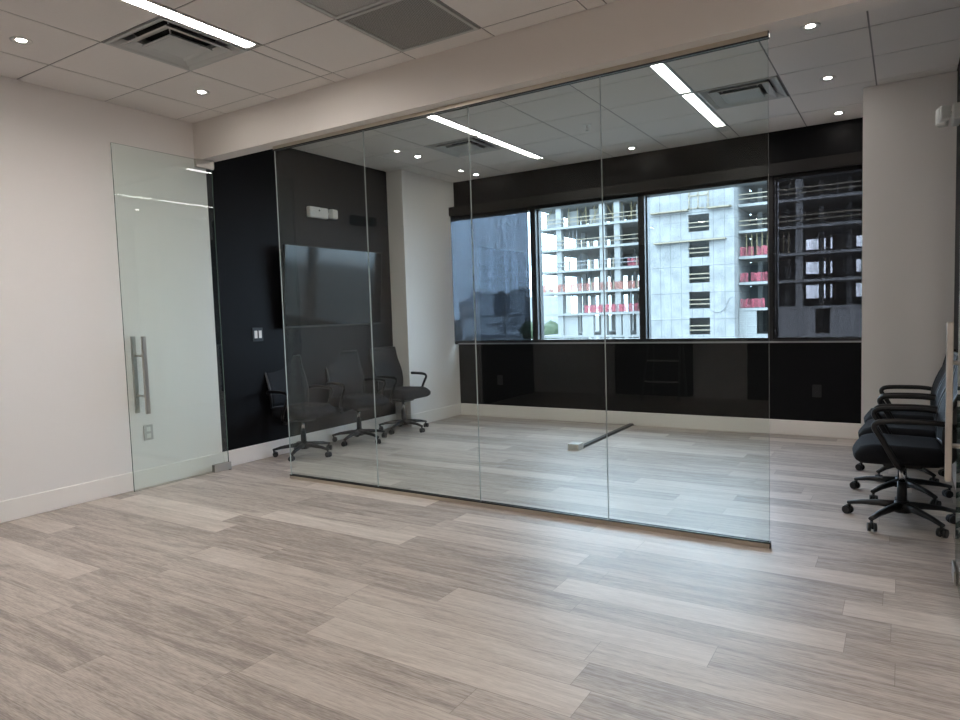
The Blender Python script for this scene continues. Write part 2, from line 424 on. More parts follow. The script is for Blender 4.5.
def rectring(bm, s0, z0, s1, z1, mi=0):
    A = [bm.verts.new((x * s0, y * s0, z0)) for x, y in ((-1, -1), (1, -1), (1, 1), (-1, 1))]
    B = [bm.verts.new((x * s1, y * s1, z1)) for x, y in ((-1, -1), (1, -1), (1, 1), (-1, 1))]
    for i in range(4):
        j = (i + 1) % 4; bm.faces.new((A[i], A[j], B[j], B[i])).material_index = mi
def diffuser(x0, x1, y0, y1, label):
    t = thing('air_diffuser', label, 'air vent', ((x0 + x1) / 2, (y0 + y1) / 2, ZC), 0, 'square ceiling diffusers')
    bm = bmesh.new(); h = .298
    rectring(bm, h, .02, h, -.004); rectring(bm, h, -.004, h - .018, -.004); rectring(bm, h - .018, -.004, h - .075, .030); rectring(bm, h - .075, .030, h - .075, .085)
    obj('frame', bm, M_vent, t)
    bm = bmesh.new(); box(bm, -h + .077, h - .077, -h + .077, h - .077, .075, .083); obj('duct', bm, M_ventdark, t)
    bm = bmesh.new()
    rectring(bm, .232, -.006, .222, -.010); rectring(bm, .222, -.010, .165, .014); rectring(bm, .232, -.006, .175, .034); rectring(bm, .165, .014, .165, .034); rectring(bm, .175, .034, .165, .034)
    obj('cone', bm, M_vent, t)
    bm = bmesh.new()
    rectring(bm, .150, -.012, .142, -.016); rectring(bm, .142, -.016, .120, -.010); rectring(bm, .120, -.010, .0005, -.010); rectring(bm, .150, -.012, .120, .012); rectring(bm, .120, .012, .0005, .012)
    obj('center_plate', bm, M_vent, t)
    for sx, sy in ((1, 1), (-1, 1), (1, -1), (-1, -1)):
        bm = bmesh.new(); cyl(bm, (sx * .13, sy * .13, .005), (sx * .185, sy * .185, .07), .005, n=6); obj('bracket', bm, M_vent, t)
diffuser(*DIFF[0], 'square stepped air diffuser in the front ceiling beside the strip light')
diffuser(*DIFF[1], 'square air diffuser behind the glass, left of the left strip light')
diffuser(*DIFF[2], 'square air diffuser behind the glass, right of the right strip light')
def grille(x0, x1, y0, y1, label, m):
    t = thing('return_grille', label, 'air vent', ((x0 + x1) / 2, (y0 + y1) / 2, ZC), 0)
    bm = bmesh.new(); h = .296; w = .022
    box(bm, -h, -h + w, -h, h, -.004, .03); box(bm, h - w, h, -h, h, -.004, .03); box(bm, -h + w, h - w, -h, -h + w, -.004, .03); box(bm, -h + w, h - w, h - w, h, -.004, .03)
    obj('frame', bm, M_vent, t)
    bm = bmesh.new(); box(bm, -h + w, h - w, -h + w, h - w, .002, .008); obj('perforated_face', bm, m, t)
grille(*GRIL[0], 'dark perforated square return grille in the front ceiling next to the soffit', M_perf)
grille(*GRIL[1], 'pale perforated ceiling grille cut by the top of the frame, behind the dark one', M_perf2)

def downlight(x, y, label):
    t = thing('downlight', label, 'light', (x, y, ZC + .003), 0, 'round recessed downlights')
    bm = bmesh.new(); n = 24
    for i in range(n):
        a, b_ = 2 * math.pi * i / n, 2 * math.pi * (i + 1) / n
        for r0, z0, r1, z1 in ((.060, -.0005, .058, -.004), (.058, -.004, .048, -.004), (.048, -.004, .027, -.0005)):
            f = bm.faces.new([bm.verts.new((r * math.cos(q), r * math.sin(q), z)) for r, q, z in ((r0, a, z0), (r0, b_, z0), (r1, b_, z1), (r1, a, z1))]); f.smooth = True
    bmesh.ops.remove_doubles(bm, verts=bm.verts, dist=1e-5)
    obj('trim_ring', bm, M_alum, t)
    bm = bmesh.new(); cyl(bm, (0, 0, -.0018), (0, 0, -.0006), .026, n=24); obj('lens', bm, M_spot, t)
DL = [(-4.50, 2.09, 'round downlight in the front ceiling at the upper left edge of the photo'),
      (-4.47, 3.30, 'round downlight in the front ceiling just before the soffit, above the open left door'),
      (-4.52, .86, 'round downlight above the camera near the left wall'),
      (-2.49, .60, 'round downlight above the camera in the middle row'),
      (-4.48, 5.97, 'round downlight behind the glass above the black wall, left row, front one'),
      (-4.50, 7.18, 'round downlight behind the glass in the left corner by the window wall'),
      (-2.49, 7.14, 'round downlight behind the glass above the middle of the windows'),
      (-.51, 4.80, 'round downlight right of the glass, just beyond the soffit'),
      (-.51, 5.96, 'round downlight right of the glass, second from the soffit'),
      (-.52, 7.10, 'round downlight right of the glass, closest to the window wall')]
for d in DL: downlight(*d)
t = thing('fire_sprinkler', 'small white pendant sprinkler head on the ceiling behind the glass', 'sprinkler', (-2.51, 5.98, ZC + .003))
bm = bmesh.new(); cyl(bm, (0, 0, -.008), (0, 0, 0), .034, .040, n=20); obj('escutcheon', bm, M_whitepl, t)
bm = bmesh.new(); cyl(bm, (0, 0, -.03), (0, 0, -.008), .010, n=12)
sweep(bm, smooth_pts([(-.008, 0, -.03), (-.013, 0, -.045), (0, 0, -.058)]), .003, n=6); sweep(bm, smooth_pts([(.008, 0, -.03), (.013, 0, -.045), (0, 0, -.058)]), .003, n=6)
cyl(bm, (0, 0, -.062), (0, 0, -.058), .018, n=16); obj('sprinkler_head', bm, M_whitepl, t)

# ------------------------------------------------------------------ windows
WX = [(XL, -3.845), (-3.845, -2.485), (-2.485, -1.14), (-1.14, -.294)]
for i, (a, b_) in enumerate(WX):
    w = struct_root('window_%d' % (i + 1), ((a + b_) / 2, YW + .08, ZB))
    cx = (a + b_) / 2; m = .036; bm = bmesh.new()
    y0, y1 = -.10, .06
    l0, l1 = a - cx, b_ - cx; h = ZT - ZB
    box(bm, l0, l0 + m, y0, y1, 0, h); box(bm, l1 - m, l1, y0, y1, 0, h)
    box(bm, l0 + m, l1 - m, y0, y1, 0, .035); box(bm, l0 + m, l1 - m, y0, y1, h - .045, h)
    # inner glazing bead
    for s in (l0 + m, l1 - m - .012): box(bm, s, s + .012, -.03, .05, .035, h - .045)
    struct('window_frame', bm, M_frame, w)
    bm = bmesh.new(); box(bm, l0 + m + .002, l1 - m - .002, .012, .022, .036, h - .046); struct('window_pane', bm, M_pane, w)
bm = bmesh.new(); box(bm, -5.003, -.294, YW - .012, YW + .03, ZB - .018, ZB - .001); struct('trim_1', bm, M_sill)
# roller shade fascia and the two lowered shades
t = thing('shade_fascia', 'long dark metal fascia housing the roller shades above all the windows', 'shade housing', (-2.65, 7.36, 2.60))
bm = bmesh.new(); bbox(bm, -2.352, 2.354, -.075, -.067, 0, .115, .002, 1); box(bm, -2.352, 2.354, -.067, .055, .105, .113); obj('cover', bm, M_fascia, t)
for x in (-2.352, 2.348):
    bm = bmesh.new(); box(bm, x, x + .006, -.066, .055, .002, .104); obj('end_cap', bm, M_fascia, t)
def shade(x0, x1, ztop, zbot, m, label):
    cx = (x0 + x1) / 2; t = thing('roller_shade', label, 'window shade', (cx, 7.325, zbot)); h = (x1 - x0) / 2
    bm = bmesh.new(); box(bm, -h, h, -.001, .001, .02, ztop - zbot); obj('screen_fabric', bm, m, t)
    bm = bmesh.new(); bbox(bm, -h, h, -.006, .006, 0, .022, .003, 1); obj('bottom_bar', bm, M_frame, t)
    pass
shade(-5.10, -3.868, 2.600, ZB + .003, M_shade_l, 'lowered grey mesh roller shade, sky blue put into its tint, over the leftmost window')
shade(-1.115, -.30, 2.600, ZB + .003, M_shade_r, 'lowered dark mesh roller shade over the rightmost window, beside the white pillar')

# ------------------------------------------------------------------ glass partition
PX = [-4.350, -3.394, -2.468, -1.535, -.607]
PL = ['leftmost tall frameless glass partition panel, beside the open left doorway',
      'second glass partition panel from the left, in front of the black chairs',
      'third glass partition panel from the left, in front of the shaded left window',
      'rightmost tall frameless glass partition panel, its free edge beside the right doorway']
def panel_mesh(bm, x0, x1, y0, y1, z0, z1):
    fs = box(bm, x0, x1, y0, y1, z0, z1)
    a = [f for f in fs]
    area = sorted(a, key=lambda f: -f.calc_area())
    for f in area[2:]: f.material_index = 1
for i in range(4):
    a, b_ = PX[i] + .0015, PX[i + 1] - .0015; cx = (a + b_) / 2
    bm = bmesh.new(); panel_mesh(bm, a - cx, b_ - cx, -.005, .005, 0, 2.692)
    o = obj('glass_panel', bm, [M_glass, M_edge]); o.location = (cx, YG, .012); tag(o, PL[i], 'glass panel', 'glass partition panels')
for z0, z1, nm, lb in ((0, .034, 'floor_channel', 'slim metal channel on the floor along the foot of the glass partition'),
                       (2.702, ZS, 'head_channel', 'slim metal channel under the soffit along the top of the glass partition')):
    t = thing(nm, lb, 'metal channel', ((PX[0] + PX[4]) / 2, YG, z0)); hl = (PX[4] - PX[0]) / 2; H = z1 - z0
    bm = bmesh.new()
    if z0 == 0:
        box(bm, -hl, hl, -.018, -.0085, 0, H - .008); box(bm, -hl, hl, .0085, .018, 0, H - .008); box(bm, -hl, hl, -.0085, .0085, 0, .008)
    else:
        box(bm, -hl, hl, -.018, -.0085, .008, H); box(bm, -hl, hl, .0085, .018, .008, H); box(bm, -hl, hl, -.0085, .0085, .012, H)
    obj('profile', bm, M_chan, t)
    bm = bmesh.new(); zz = (H - .008, H) if z0 == 0 else (0, .008)
    box(bm, -hl, hl, -.018, -.0066, *zz); box(bm, -hl, hl, .0066, .018, *zz); obj('gasket', bm, M_gasket, t)
    bm = bmesh.new(); box(bm, hl, hl + .004, -.018, .018, 0, H); obj('end_cap', bm, M_gasket, t)

# ------------------------------------------------------------------ glass doors (open at right angles into the near room)
def glass_door(name, label, x, y0, y1, m, handle_y, z1=2.722):
    """leaf parallel to Y; hinge at y1, free end y0"""
    t = thing(name, label, 'glass door', (x, y1, 0)); L_ = y0 - y1
    bm = bmesh.new(); panel_mesh(bm, -.005, .005, L_, 0, .012, z1); obj('leaf', bm, [m, M_dooredge], t)
    for nm, z in (('floor_patch', (.008, .075)), ('top_patch', (z1 - .065, z1 + .006))):
        bm = bmesh.new(); bbox(bm, -.017, -.0065, -.16, .012, z[0], z[1], .002, 1); bbox(bm, .0065, .017, -.16, .012, z[0], z[1], .002, 1)
        if nm == 'floor_patch': cyl(bm, (0, .012, 0), (0, .012, .07), .014, n=16)
        else: cyl(bm, (0, .012, z1 - .05), (0, .012, ZS), .014, n=16)
        obj(nm, bm, M_steel, t)
    for s in (-1, 1):
        bm = bmesh.new(); hy = handle_y - y1
        bbox(bm, s * .072 - .011, s * .072 + .011, hy - .017, hy + .017, .62, 1.235, .003, 1)
        for z in (.76, 1.08): cyl(bm, (s * .0065, hy, z), (s * .062, hy, z), .009, n=12)
        obj('pull_handle', bm, M_steel, t)
glass_door('glass_door', 'left frameless glass door standing open against the white left wall', -5.135, 2.962, 3.845, M_doorglass, 3.075)
glass_door('glass_door', 'right glass door seen edge on, its steel pull handle at the right edge of the photo', .222, 2.99, 3.855, M_doorglass, 3.12)

# ------------------------------------------------------------------ wall fittings
# television
t = thing('television', 'large black flat television on the black left wall', 'television', (XL + .025, 5.315, 1.665)); t.rotation_euler = (0, math.radians(4), 0)
bm = bmesh.new(); bbox(bm, .055, .088, -.725, .725, -.41, .41, .006, 2); obj('casing', bm, M_tvb, t)
bm = bmesh.new(); box(bm, .0885, .0905, -.715, .715, -.392, .402); obj('screen', bm, M_tv, t)
bm = bmesh.new(); box(bm, -.012, .054, -.2, .2, -.15, .15); obj('wall_mount', bm, M_greypl, t)
# emergency light on black wall
def emergency(name, loc, ny, label, mb, ml, heads, off=.06, k=1.0, dy=.195):
    t = thing(name, label, 'emergency light', loc)
    bm = bmesh.new(); bbox(bm, 0 if ny > 0 else -.055, .055 if ny > 0 else 0, -.135, .135, -.055, .055, .012, 3); obj('body', bm, mb, t)
    bm = bmesh.new(); cyl(bm, (.05 * ny, .0, .02), (.057 * ny, .0, .02), .010, n=12); obj('test_button', bm, M_greypl, t)
    for s in heads:
        b2 = bmesh.new(); bbox(b2, -.032, .032, -.05, .05, -.05, .05, .014, 3)
        box(b2, .033, .036, -.036, .036, -.036, .036)
        bm = bmesh.new(); merge(bm, b2, Matrix.Translation((off * ny, s * dy, .0)) @ Matrix.Scale(k, 4) @ Matrix.Rotation(.35 * (k > 1), 4, 'Y') @ Matrix.Rotation(0 if ny > 0 else math.pi, 4, 'Z') @ Matrix.Rotation(s * .25 * ny, 4, 'Z'))
        cyl(bm, (.03 * ny, s * min(.13, dy - .03), 0), ((off - .01) * ny, s * (dy - .035), 0), .012, n=10)
        obj('lamp_head', bm, ml, t)
    return t
emergency('emergency_light', (XL, 5.165, 2.44), 1, 'white emergency light with square lamp head high on the black left wall above the television', M_whitepl, M_lens, (1,))
emergency('emergency_light', (XR, 5.93, 2.62), -1, 'white twin-lamp emergency light high on the black wall at the right edge', M_whitepl, M_lens, (-1, 1), .108, 1.0, .085)
emergency('emergency_light', (XL, 1.93, 2.42), 1, 'dark emergency light on the white wall, its tip at the left edge', M_greypl, M_greypl, (-1,))
# switch (two white rockers on a black plate)
t = thing('light_switch', 'black double switch plate with two white rockers on the black left wall', 'light switch', (XL, 4.325, 1.20))
bm = bmesh.new(); bbox(bm, .001, .008, -.062, .062, -.065, .065, .003, 2); obj('plate', bm, M_blkplast, t)
for s in (-1, 1):
    bm = bmesh.new(); bbox(bm, .008, .014, s * .025 - .017, s * .025 + .017, -.036, .036, .002, 1); obj('rocker', bm, M_whitepl, t)
def outlet(loc, face, mp, mi, label):
    """face: 'x' on left wall, 'y' on window wall"""
    t = thing('power_outlet', label, 'outlet', loc, 0 if face == 'x' else -math.pi / 2)
    bm = bmesh.new(); bbox(bm, .001, .007, -.04, .04, -.062, .062, .003, 2); obj('plate', bm, mp, t)
    for s in (-1, 1):
        bm = bmesh.new(); bbox(bm, .007, .010, -.018, .018, s * .027 - .018, s * .027 + .018, .001, 1); obj('socket', bm, mi, t)
M_ivory = pbr('ivory_plate', (.50, .49, .47), .45)
outlet((XL, 3.17, .445), 'x', M_ivory, M_whitepl, 'pale outlet on the white left wall seen through the open glass door')
outlet((-4.38, YW, .475), 'y', M_blkplast, M_blkplast, 'black outlet on the black wall under the leftmost window')
outlet((-.725, YW, .455), 'y', M_blkplast, M_blkplast, 'black outlet on the black wall under the rightmost window, left of the white pillar')
# floor raceway
t = thing('floor_outlet_box', 'small silver outlet box on the floor at the end of the black cable cover', 'outlet box', (-2.665, 5.90, 0))
bm = bmesh.new(); bbox(bm, -.058, .058, -.06, .06, 0, .060, .006, 2); obj('housing', bm, M_alum, t)
bm = bmesh.new(); box(bm, -.04, .04, -.063, -.0605, .012, .048); obj('socket_plate', bm, M_ivory, t)
t = obj('cable_cover', (lambda b: (box(b, -.034, .034, -.725, .725, 0, .004), bbox(b, -.026, .026, -.725, .725, 0, .018, .004, 1), b)[-1])(bmesh.new()), M_gasket)
t.location = (-2.64, 6.687, 0); tag(t, 'straight black cable cover on the floor from the outlet box to the window wall', 'cable cover')
# step ladder (behind the camera, mirrored in the glass)
t = thing('step_ladder', 'dark step ladder in front of the rear opening, seen mirrored in the glass', 'ladder', (-2.95, -2.0, 0))
for s in (-1, 1):
    bm = bmesh.new(); sweep(bm, [(s * .27, .25, 0), (s * .20, -.12, 1.35)], .016, .03, n=4); obj('rail', bm, M_greypl, t)
    bm = bmesh.new(); sweep(bm, [(s * .25, -.22, 0), (s * .19, -.14, 1.34)], .012, .02, n=4); obj('rear_leg', bm, M_greypl, t)
for k in range(4):
    z = .28 + .3 * k; y = .25 - .37 * z / 1.35; w = .27 - .07 * z / 1.35
    bm = bmesh.new(); box(bm, -w + .017, w - .017, y - .04, y + .05, z - .02, z); obj('step', bm, M_alum, t)

# ------------------------------------------------------------------ office chair
def make_chair(label, group):
    t = thing('office_chair', label, 'chair', (0, 0, 0), 0, group)      # faces +X
    # seat cushion: rounded slab with a waterfall front
    bm = bmesh.new()
    n, mth = 14, 12
    def seat_z(u, v): return   .495 - .035 * max(0, (u - .7) / .3) ** 2 + .012 * (abs(v) ** 2) - .012 * (1 - u)
    top = []; bot = []
    for i in range(n + 1):
        u = i / n; r1 = []; r2 = []
        for j in range(mth + 1):
            v = -1 + 2 * j / mth
            wd = .245 * (1 - .10 * (1 - u)) * (1 - .10 * max(0, (u - .75) / .25) ** 2)
            x = -.215 + .475 * u - .02 * (v * v) * (u - .5) * 2
            edge = max(abs(v), abs(2 * u - 1)); k = max(0, (edge - .82) / .18)
            zt = seat_z(u, v) - .03 * k * k; zb = .385 + .022 * k * k
            r1.append(bm.verts.new((x, v * wd, zt))); r2.append(bm.verts.new((x * .985, v * wd * .985, zb)))
        top.append(r1); bot.append(r2)
    for i in range(n):
        for j in range(mth):
            bm.faces.new((top[i][j], top[i + 1][j], top[i + 1][j + 1], top[i][j + 1])).smooth = True
            bm.faces.new((bot[i][j], bot[i][j + 1], bot[i + 1][j + 1], bot[i + 1][j])).smooth = True
    for i in range(n):
        for j, s in ((0, 1), (mth, -1)):
            bm.faces.new((top[i][j], bot[i][j], bot[i + 1][j], top[i + 1][j])).smooth = True
    for j in range(mth):
        for i in (0, n): bm.faces.new((top[i][j], top[i][j + 1], bot[i][j + 1], bot[i][j])).smooth = True
    obj('seat', bm, M_fabric, t)
    # backrest: curved mesh panel with a frame
    def bpt(u, v):   # u 0..1 up, v -1..1
        z = .485 + .475 * u
        x = -.205 - .10 * u - .035 * math.sin(math.pi * u) * .0 + .03 * math.sin(math.pi * min(1, u * 1.4)) - .0
        wd = .232 - .018 * u - .02 * (1 - u) ** 3
        return Vector((x + .014 * v * v, v * wd, z))
    bm = bmesh.new(); nu, nv = 12, 10
    F = [[bm.verts.new(bpt(i / nu, -1 + 2 * j / nv) + Vector((.008, 0, 0))) for j in range(nv + 1)] for i in range(nu + 1)]
    B = [[bm.verts.new(bpt(i / nu, -1 + 2 * j / nv) - Vector((.012, 0, 0))) for j in range(nv + 1)] for i in range(nu + 1)]
    for i in range(nu):
        for j in range(nv):
            bm.faces.new((F[i][j], F[i][j + 1], F[i + 1][j + 1], F[i + 1][j])).smooth = True
            bm.faces.new((B[i][j], B[i + 1][j], B[i + 1][j + 1], B[i][j + 1])).smooth = True
        bm.faces.new((F[i][0], F[i + 1][0], B[i + 1][0], B[i][0])); bm.faces.new((F[i][nv], B[i][nv], B[i + 1][nv], F[i + 1][nv]))
    for j in range(nv):
        bm.faces.new((F[0][j], B[0][j], B[0][j + 1], F[0][j + 1])); bm.faces.new((F[nu][j], F[nu][j + 1], B[nu][j + 1], B[nu][j]))
    bk = obj('backrest', bm, M_mesh, t)
    bm = bmesh.new()
    loop = [bpt(u / 10, -1) for u in range(11)] + [bpt(1, -1 + 2 * j / 6) for j in range(1, 6)] + [bpt(1 - u / 10, 1) for u in range(11)] + [bpt(0, 1 - 2 * j / 6) for j in range(1, 6)]
    sweep(bm, loop, .013, .013, n=8, up=(1, 0, 0), closed=True)
    obj('back_frame', bm, M_blkplast, bk)
    bm = bmesh.new(); sweep(bm, smooth_pts([(-.05, 0, .37), (-.19, 0, .38), (-.245, 0, .44), (-.235, 0, .60)]), .030, .010, n=8, up=(0, 1, 0)); obj('back_support', bm, M_blkplast, t)
    # loop armrests
    for s in (-1, 1):
        bm = bmesh.new(); y = s * .262
        pts = [(.0, s * .20, .375), (.02, s * .245, .383), (.05, y, .43), (.115, y, .555), (.145, y, .605), (.135, y, .634), (.09, y, .646), (-.02, y, .650), (-.13, y, .648), (-.205, s * .245, .635), (-.230, s * .215, .61)]
        sweep(bm, smooth_pts(pts, 5), .016, .009, n=8, up=(0, 1, 0))
        obj('armrest', bm, M_blkplast, t)
    # mechanism, gas column, lever
    bm = bmesh.new(); bbox(bm, -.10, .10, -.085, .085, .345, .386, .012, 2); obj('tilt_mechanism', bm, M_blkplast, t)
    bm = bmesh.new(); sweep(bm, [(.03, -.08, .365), (.04, -.16, .358), (.05, -.225, .352)], .006, n=8); bbox(bm, .035, .065, -.262, -.222, .343, .361, .006, 2); obj('lever', bm, M_blkplast, t)
    bm = bmesh.new(); cyl(bm, (0, 0, .25), (0, 0, .346), .016, n=16, mi=1); cyl(bm, (0, 0, .10), (0, 0, .25), .028, .025, n=18); obj('gas_column', bm, [M_blkplast, M_chrome], t)
    bm = bmesh.new(); cyl(bm, (0, 0, .07), (0, 0, .135), .052, .038, n=20)
    for k in range(5):
        a = math.radians(72 * k + 57)
        c, s_ = math.cos(a), math.sin(a)
        sweep(bm, [(c * r, s_ * r, z) for r, z in ((.03, .105), (.12, .102), (.22, .090), (.295, .072))], [.027, .024, .019, .015], [.026, .020, .015, .011], n=8)
    obj('star_base', bm, M_blkplast, t)
    for k in range(5):
        a = math.radians(72 * k + 57); q = a + .7 + k * 1.3
        cx, cy = math.cos(a) * .285, math.sin(a) * .285
        d = Vector((math.cos(q), math.sin(q), 0)); nrm = Vector((-d.y, d.x, 0)); ce = Vector((cx, cy, .027)) + d * .012
        bm = bmesh.new()
        for s in (-1, 1): cyl(bm, ce + nrm * s * .008, ce + nrm * s * .024, .026, .024, n=18)
        cyl(bm, ce - nrm * .009, ce + nrm * .009, .009, n=8)
        cyl(bm, (cx, cy, .03), (cx, cy, .075), .008, n=10)
        sweep(bm, [ce + Vector((0, 0, .0)) + d * .026 + Vector((0, 0, -.005)), ce + d * .02 + Vector((0, 0, .02)), ce + Vector((0, 0, .030)), ce - d * .02 + Vector((0, 0, .022))], .007, .003, n=6)
        obj('caster', bm, M_blkplast, t)
    return t
GL = 'black office chairs along the left wall'; GR = 'black office chairs along the right wall'
ch = make_chair('black office chair nearest the left doorway, under the television, first of three', GL)
def turn_base(c, deg):
    for o in c.children:
        if o.name.startswith(('star_base', 'caster')): o.rotation_euler.z = math.radians(deg)
    return c
ch.location = (-4.965, 4.59, 0); ch.rotation_euler = (0, 0, math.radians(-6))
turn_base(dup(ch, (-4.95, 5.37, 0), math.radians(-12), 'middle black office chair of the three against the black left wall', GL), 20)
turn_base(dup(ch, (-4.93, 6.11, 0), math.radians(-2), 'black office chair beside the white left pillar, farthest of the three', GL), 10)
dup(ch, (.0, 4.66, 0), math.pi + math.radians(2), 'front black office chair by the right wall, closest to the steel door handle', GR)
dup(ch, (.0, 5.30, 0), math.pi + math.radians(-1), 'middle black office chair of the row along the right wall', GR)
dup(ch, (.005, 5.93, 0), math.pi + math.radians(1), 'black office chair in the right row closest to the white pillar', GR)
turn_base(ch, 28)

# ------------------------------------------------------------------ outside
bm = bmesh.new(); box(bm, -900, 500, 7.9, 1400, -9.4, -9); struct('ground', bm, M_ground)
SITE = thing('building_under_construction', 'unfinished concrete building with open floors and safety nets outside the windows', 'building', (0, 0, -9))
LV = [-1.85, 1.10, 4.0, 6.88, 9.75, 12.65, 15.5, 18.4]
OZ = 9.0
def part(name, m, fn, label=None):
    bm = bmesh.new(); fn(bm); return obj(name, bm, m, SITE, label)
def bz(x0, x1, y0, y1, z0, z1): return lambda bm: box(bm, x0, x1, y0, y1, z0 + OZ, z1 + OZ)
# left wing
for z in LV: part('slab', M_conc2, bz(-42.6, -26.2, 83, 101, z - .30, z))
for x in (-39.4, -33.2, -31.2):
    part('column', M_conc2, bz(x - .38, x + .38, 83.3, 84.1, -9, 19))
for x in (-41.8, -38.3, -35.6, -33.0, -29.5, -27.4):
    for y in (89, 95, 100):
        part('column', M_conc2, bz(x - .3, x + .3, y, y + .6, -9, 19))
for z0, z1 in ((-1.85, .8), ):
    part('block_wall', M_block, bz(-36.2, -34.6, 83.2, 83.5, z0, z1)); part('block_wall', M_block, bz(-30.6, -29.6, 83.2, 83.5, z0, z1)); part('block_wall', M_block, bz(-28.8, -26.2, 83.2, 83.5, z0, z1))
    part('block_wall', M_block, bz(-39.0, -37.0, 83.6, 83.9, z0, z1))
# inner walls of the left wing near the core
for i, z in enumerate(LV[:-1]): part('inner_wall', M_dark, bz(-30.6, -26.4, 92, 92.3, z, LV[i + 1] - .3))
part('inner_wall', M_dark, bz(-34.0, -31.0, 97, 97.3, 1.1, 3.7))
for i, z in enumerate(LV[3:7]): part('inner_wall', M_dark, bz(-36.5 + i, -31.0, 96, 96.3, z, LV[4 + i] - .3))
# core tower with stacked openings
OP = (-20.75, -18.45); CX0, CX1, CY = -25.75, -15.8, 78.0
def core(bm):
    box(bm, CX0, OP[0], CY, CY + .4, 0, 27.0); box(bm, OP[1], CX1, CY, CY + .4, 0, 27.0)
    prev = 0
    for z in [-4.7] + LV[:5]:
        box(bm, OP[0], OP[1], CY, CY + .4, prev, z + OZ + .12); prev = z + OZ + 2.02
    box(bm, OP[0], OP[1], CY, CY + .4, prev, 27.0)
    box(bm, CX0, CX0 + .4, CY + .4, CY + 9, 0, 27); box(bm, CX1 - .4, CX1, CY + .4, CY + 9, 0, 27); 
part('core_wall', M_conc, core)
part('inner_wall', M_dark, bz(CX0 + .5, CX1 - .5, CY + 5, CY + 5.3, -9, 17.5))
for z in LV[:5]:
    for dz in (.45, .95): part('guard_rail', M_wood, bz(OP[0], OP[1], CY - .02, CY - .08, z + .12 + dz, z + .12 + dz + .11))
part('form_walkway', M_wood, bz(-24.9, OP[0] + .1, CY - .9, CY - .05, 12.2, 12.35)); part('form_walkway', M_wood, bz(OP[1], -16.0, CY - .9, CY - .05, 12.2, 12.35))
part('form_walkway', M_wood, bz(-24.6, -16.6, CY - .8, CY - .05, 8.75, 8.9))
for z in (12.8, 13.3): part('guard_rail', M_galv, bz(-25.4, -15.8, CY - .86, CY - .81, z, z + .06))
for k in range(8): part('rail_post', M_galv, bz(-25.2 + k * 1.3, -25.13 + k * 1.3, CY - .9, CY - .83, 12.2, 13.4))
part('form_hatch', M_wood, lambda bm: [box(bm, x, x + .14, CY - .12, CY - .02, 12.4 + OZ, 15.4 + OZ) for x in (-20.7, -19.7, -18.6)] + [box(bm, -20.7, -18.5, CY - .12, CY - .02, z + OZ, z + .12 + OZ) for z in (12.4, 13.8, 15.3)])
# hanging hose
part('hose', M_galv, lambda bm: sweep(bm, smooth_pts([(-18.3, CY - .1, 1.0 + OZ), (-17.6, CY - .1, .75 + OZ), (-16.9, CY - .1, 1.1 + OZ), (-16.4, CY - .1, 2.2 + OZ), (-16.0, CY - .1, 2.4 + OZ)]), .04, n=6))
# right wing
for z in LV: part('slab', M_conc2, bz(-15.75, 9, 80, 95, z - .30, z))
for x in (-9.6, -2.2, 4.6): part('column', M_conc2, bz(x - .35, x + .35, 80.3, 81.0, -9, 19))
for x in (-14.5, -11.5, -8, -5.2, -3, .5, 3):
    for y in (86, 94): part('column', M_conc2, bz(x - .25, x + .25, y, y + .5, -9, 19))
part('block_wall', M_block, bz(-15.75, -13.9, 80.1, 80.4, -1.85, .8)); part('block_wall', M_block, bz(-12.2, -8.0, 80.1, 80.4, -1.85, .8)); part('block_wall', M_block, bz(-6.6, -1.0, 80.1, 80.4, -1.85, .8))
for i, z in enumerate(LV[:-1]):
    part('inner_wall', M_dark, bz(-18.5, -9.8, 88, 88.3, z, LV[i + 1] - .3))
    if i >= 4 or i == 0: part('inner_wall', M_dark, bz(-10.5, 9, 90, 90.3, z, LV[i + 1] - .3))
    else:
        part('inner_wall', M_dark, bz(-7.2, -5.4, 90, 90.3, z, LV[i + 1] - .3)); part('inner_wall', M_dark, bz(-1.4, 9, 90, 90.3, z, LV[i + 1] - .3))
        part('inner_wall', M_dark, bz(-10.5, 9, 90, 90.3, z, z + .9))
# nets, rails, shoring
def net(x0, x1, y, z, m):
    def f(bm):
        n = int((x1 - x0) / .28)
        top = [bm.verts.new((x0 + (x1 - x0) * i / n, y + .04 * math.sin(i * 1.7), z + OZ + 1.02 + .06 * math.sin(i * 2.3 + z))) for i in range(n + 1)]
        bot = [bm.verts.new((x0 + (x1 - x0) * i / n, y + .05 * math.sin(i * 2.1), z + OZ + .05)) for i in range(n + 1)]
        t2 = [bm.verts.new(v.co + Vector((0, .02, 0))) for v in top]; b2 = [bm.verts.new(v.co + Vector((0, .02, 0))) for v in bot]
        for i in range(n):
            if (i * 7 + int(z * 3)) % 11 == 0: continue
            bm.faces.new((bot[i], bot[i + 1], top[i + 1], top[i])); bm.faces.new((b2[i], t2[i], t2[i + 1], b2[i + 1]))
    part('safety_net', m, f)
for z in LV[1:4]: net(-15.6, -11.6, 80.1, z, M_red)
net(-35.8, -26.3, 83.15, LV[1], M_red); net(-42, -26.3, 83.12, LV[2], M_orange); net(-29.8, -26.3, 83.15, LV[3], M_red)
for z, m in ((LV[3], M_galv), (LV[4], M_wood), (LV[5], M_wood)):
    for dz in (.5, 1.0): part('guard_rail', m, bz(-42.4, -26.3, 83.05, 83.12, z + dz, z + dz + .09))
for z in LV[4:6]:
    for dz in (.5, 1.0): part('guard_rail', M_wood, bz(-15.7, 9, 80.02, 80.1, z + dz, z + dz + .10))
rp = random.Random(3)
for z in LV[2:4]:
    for k in range(5): part('guard_rail_post', M_wood, bz(-41 + k * 3.1, -40.9 + k * 3.1, 83.02, 83.1, z, z + 1.2))
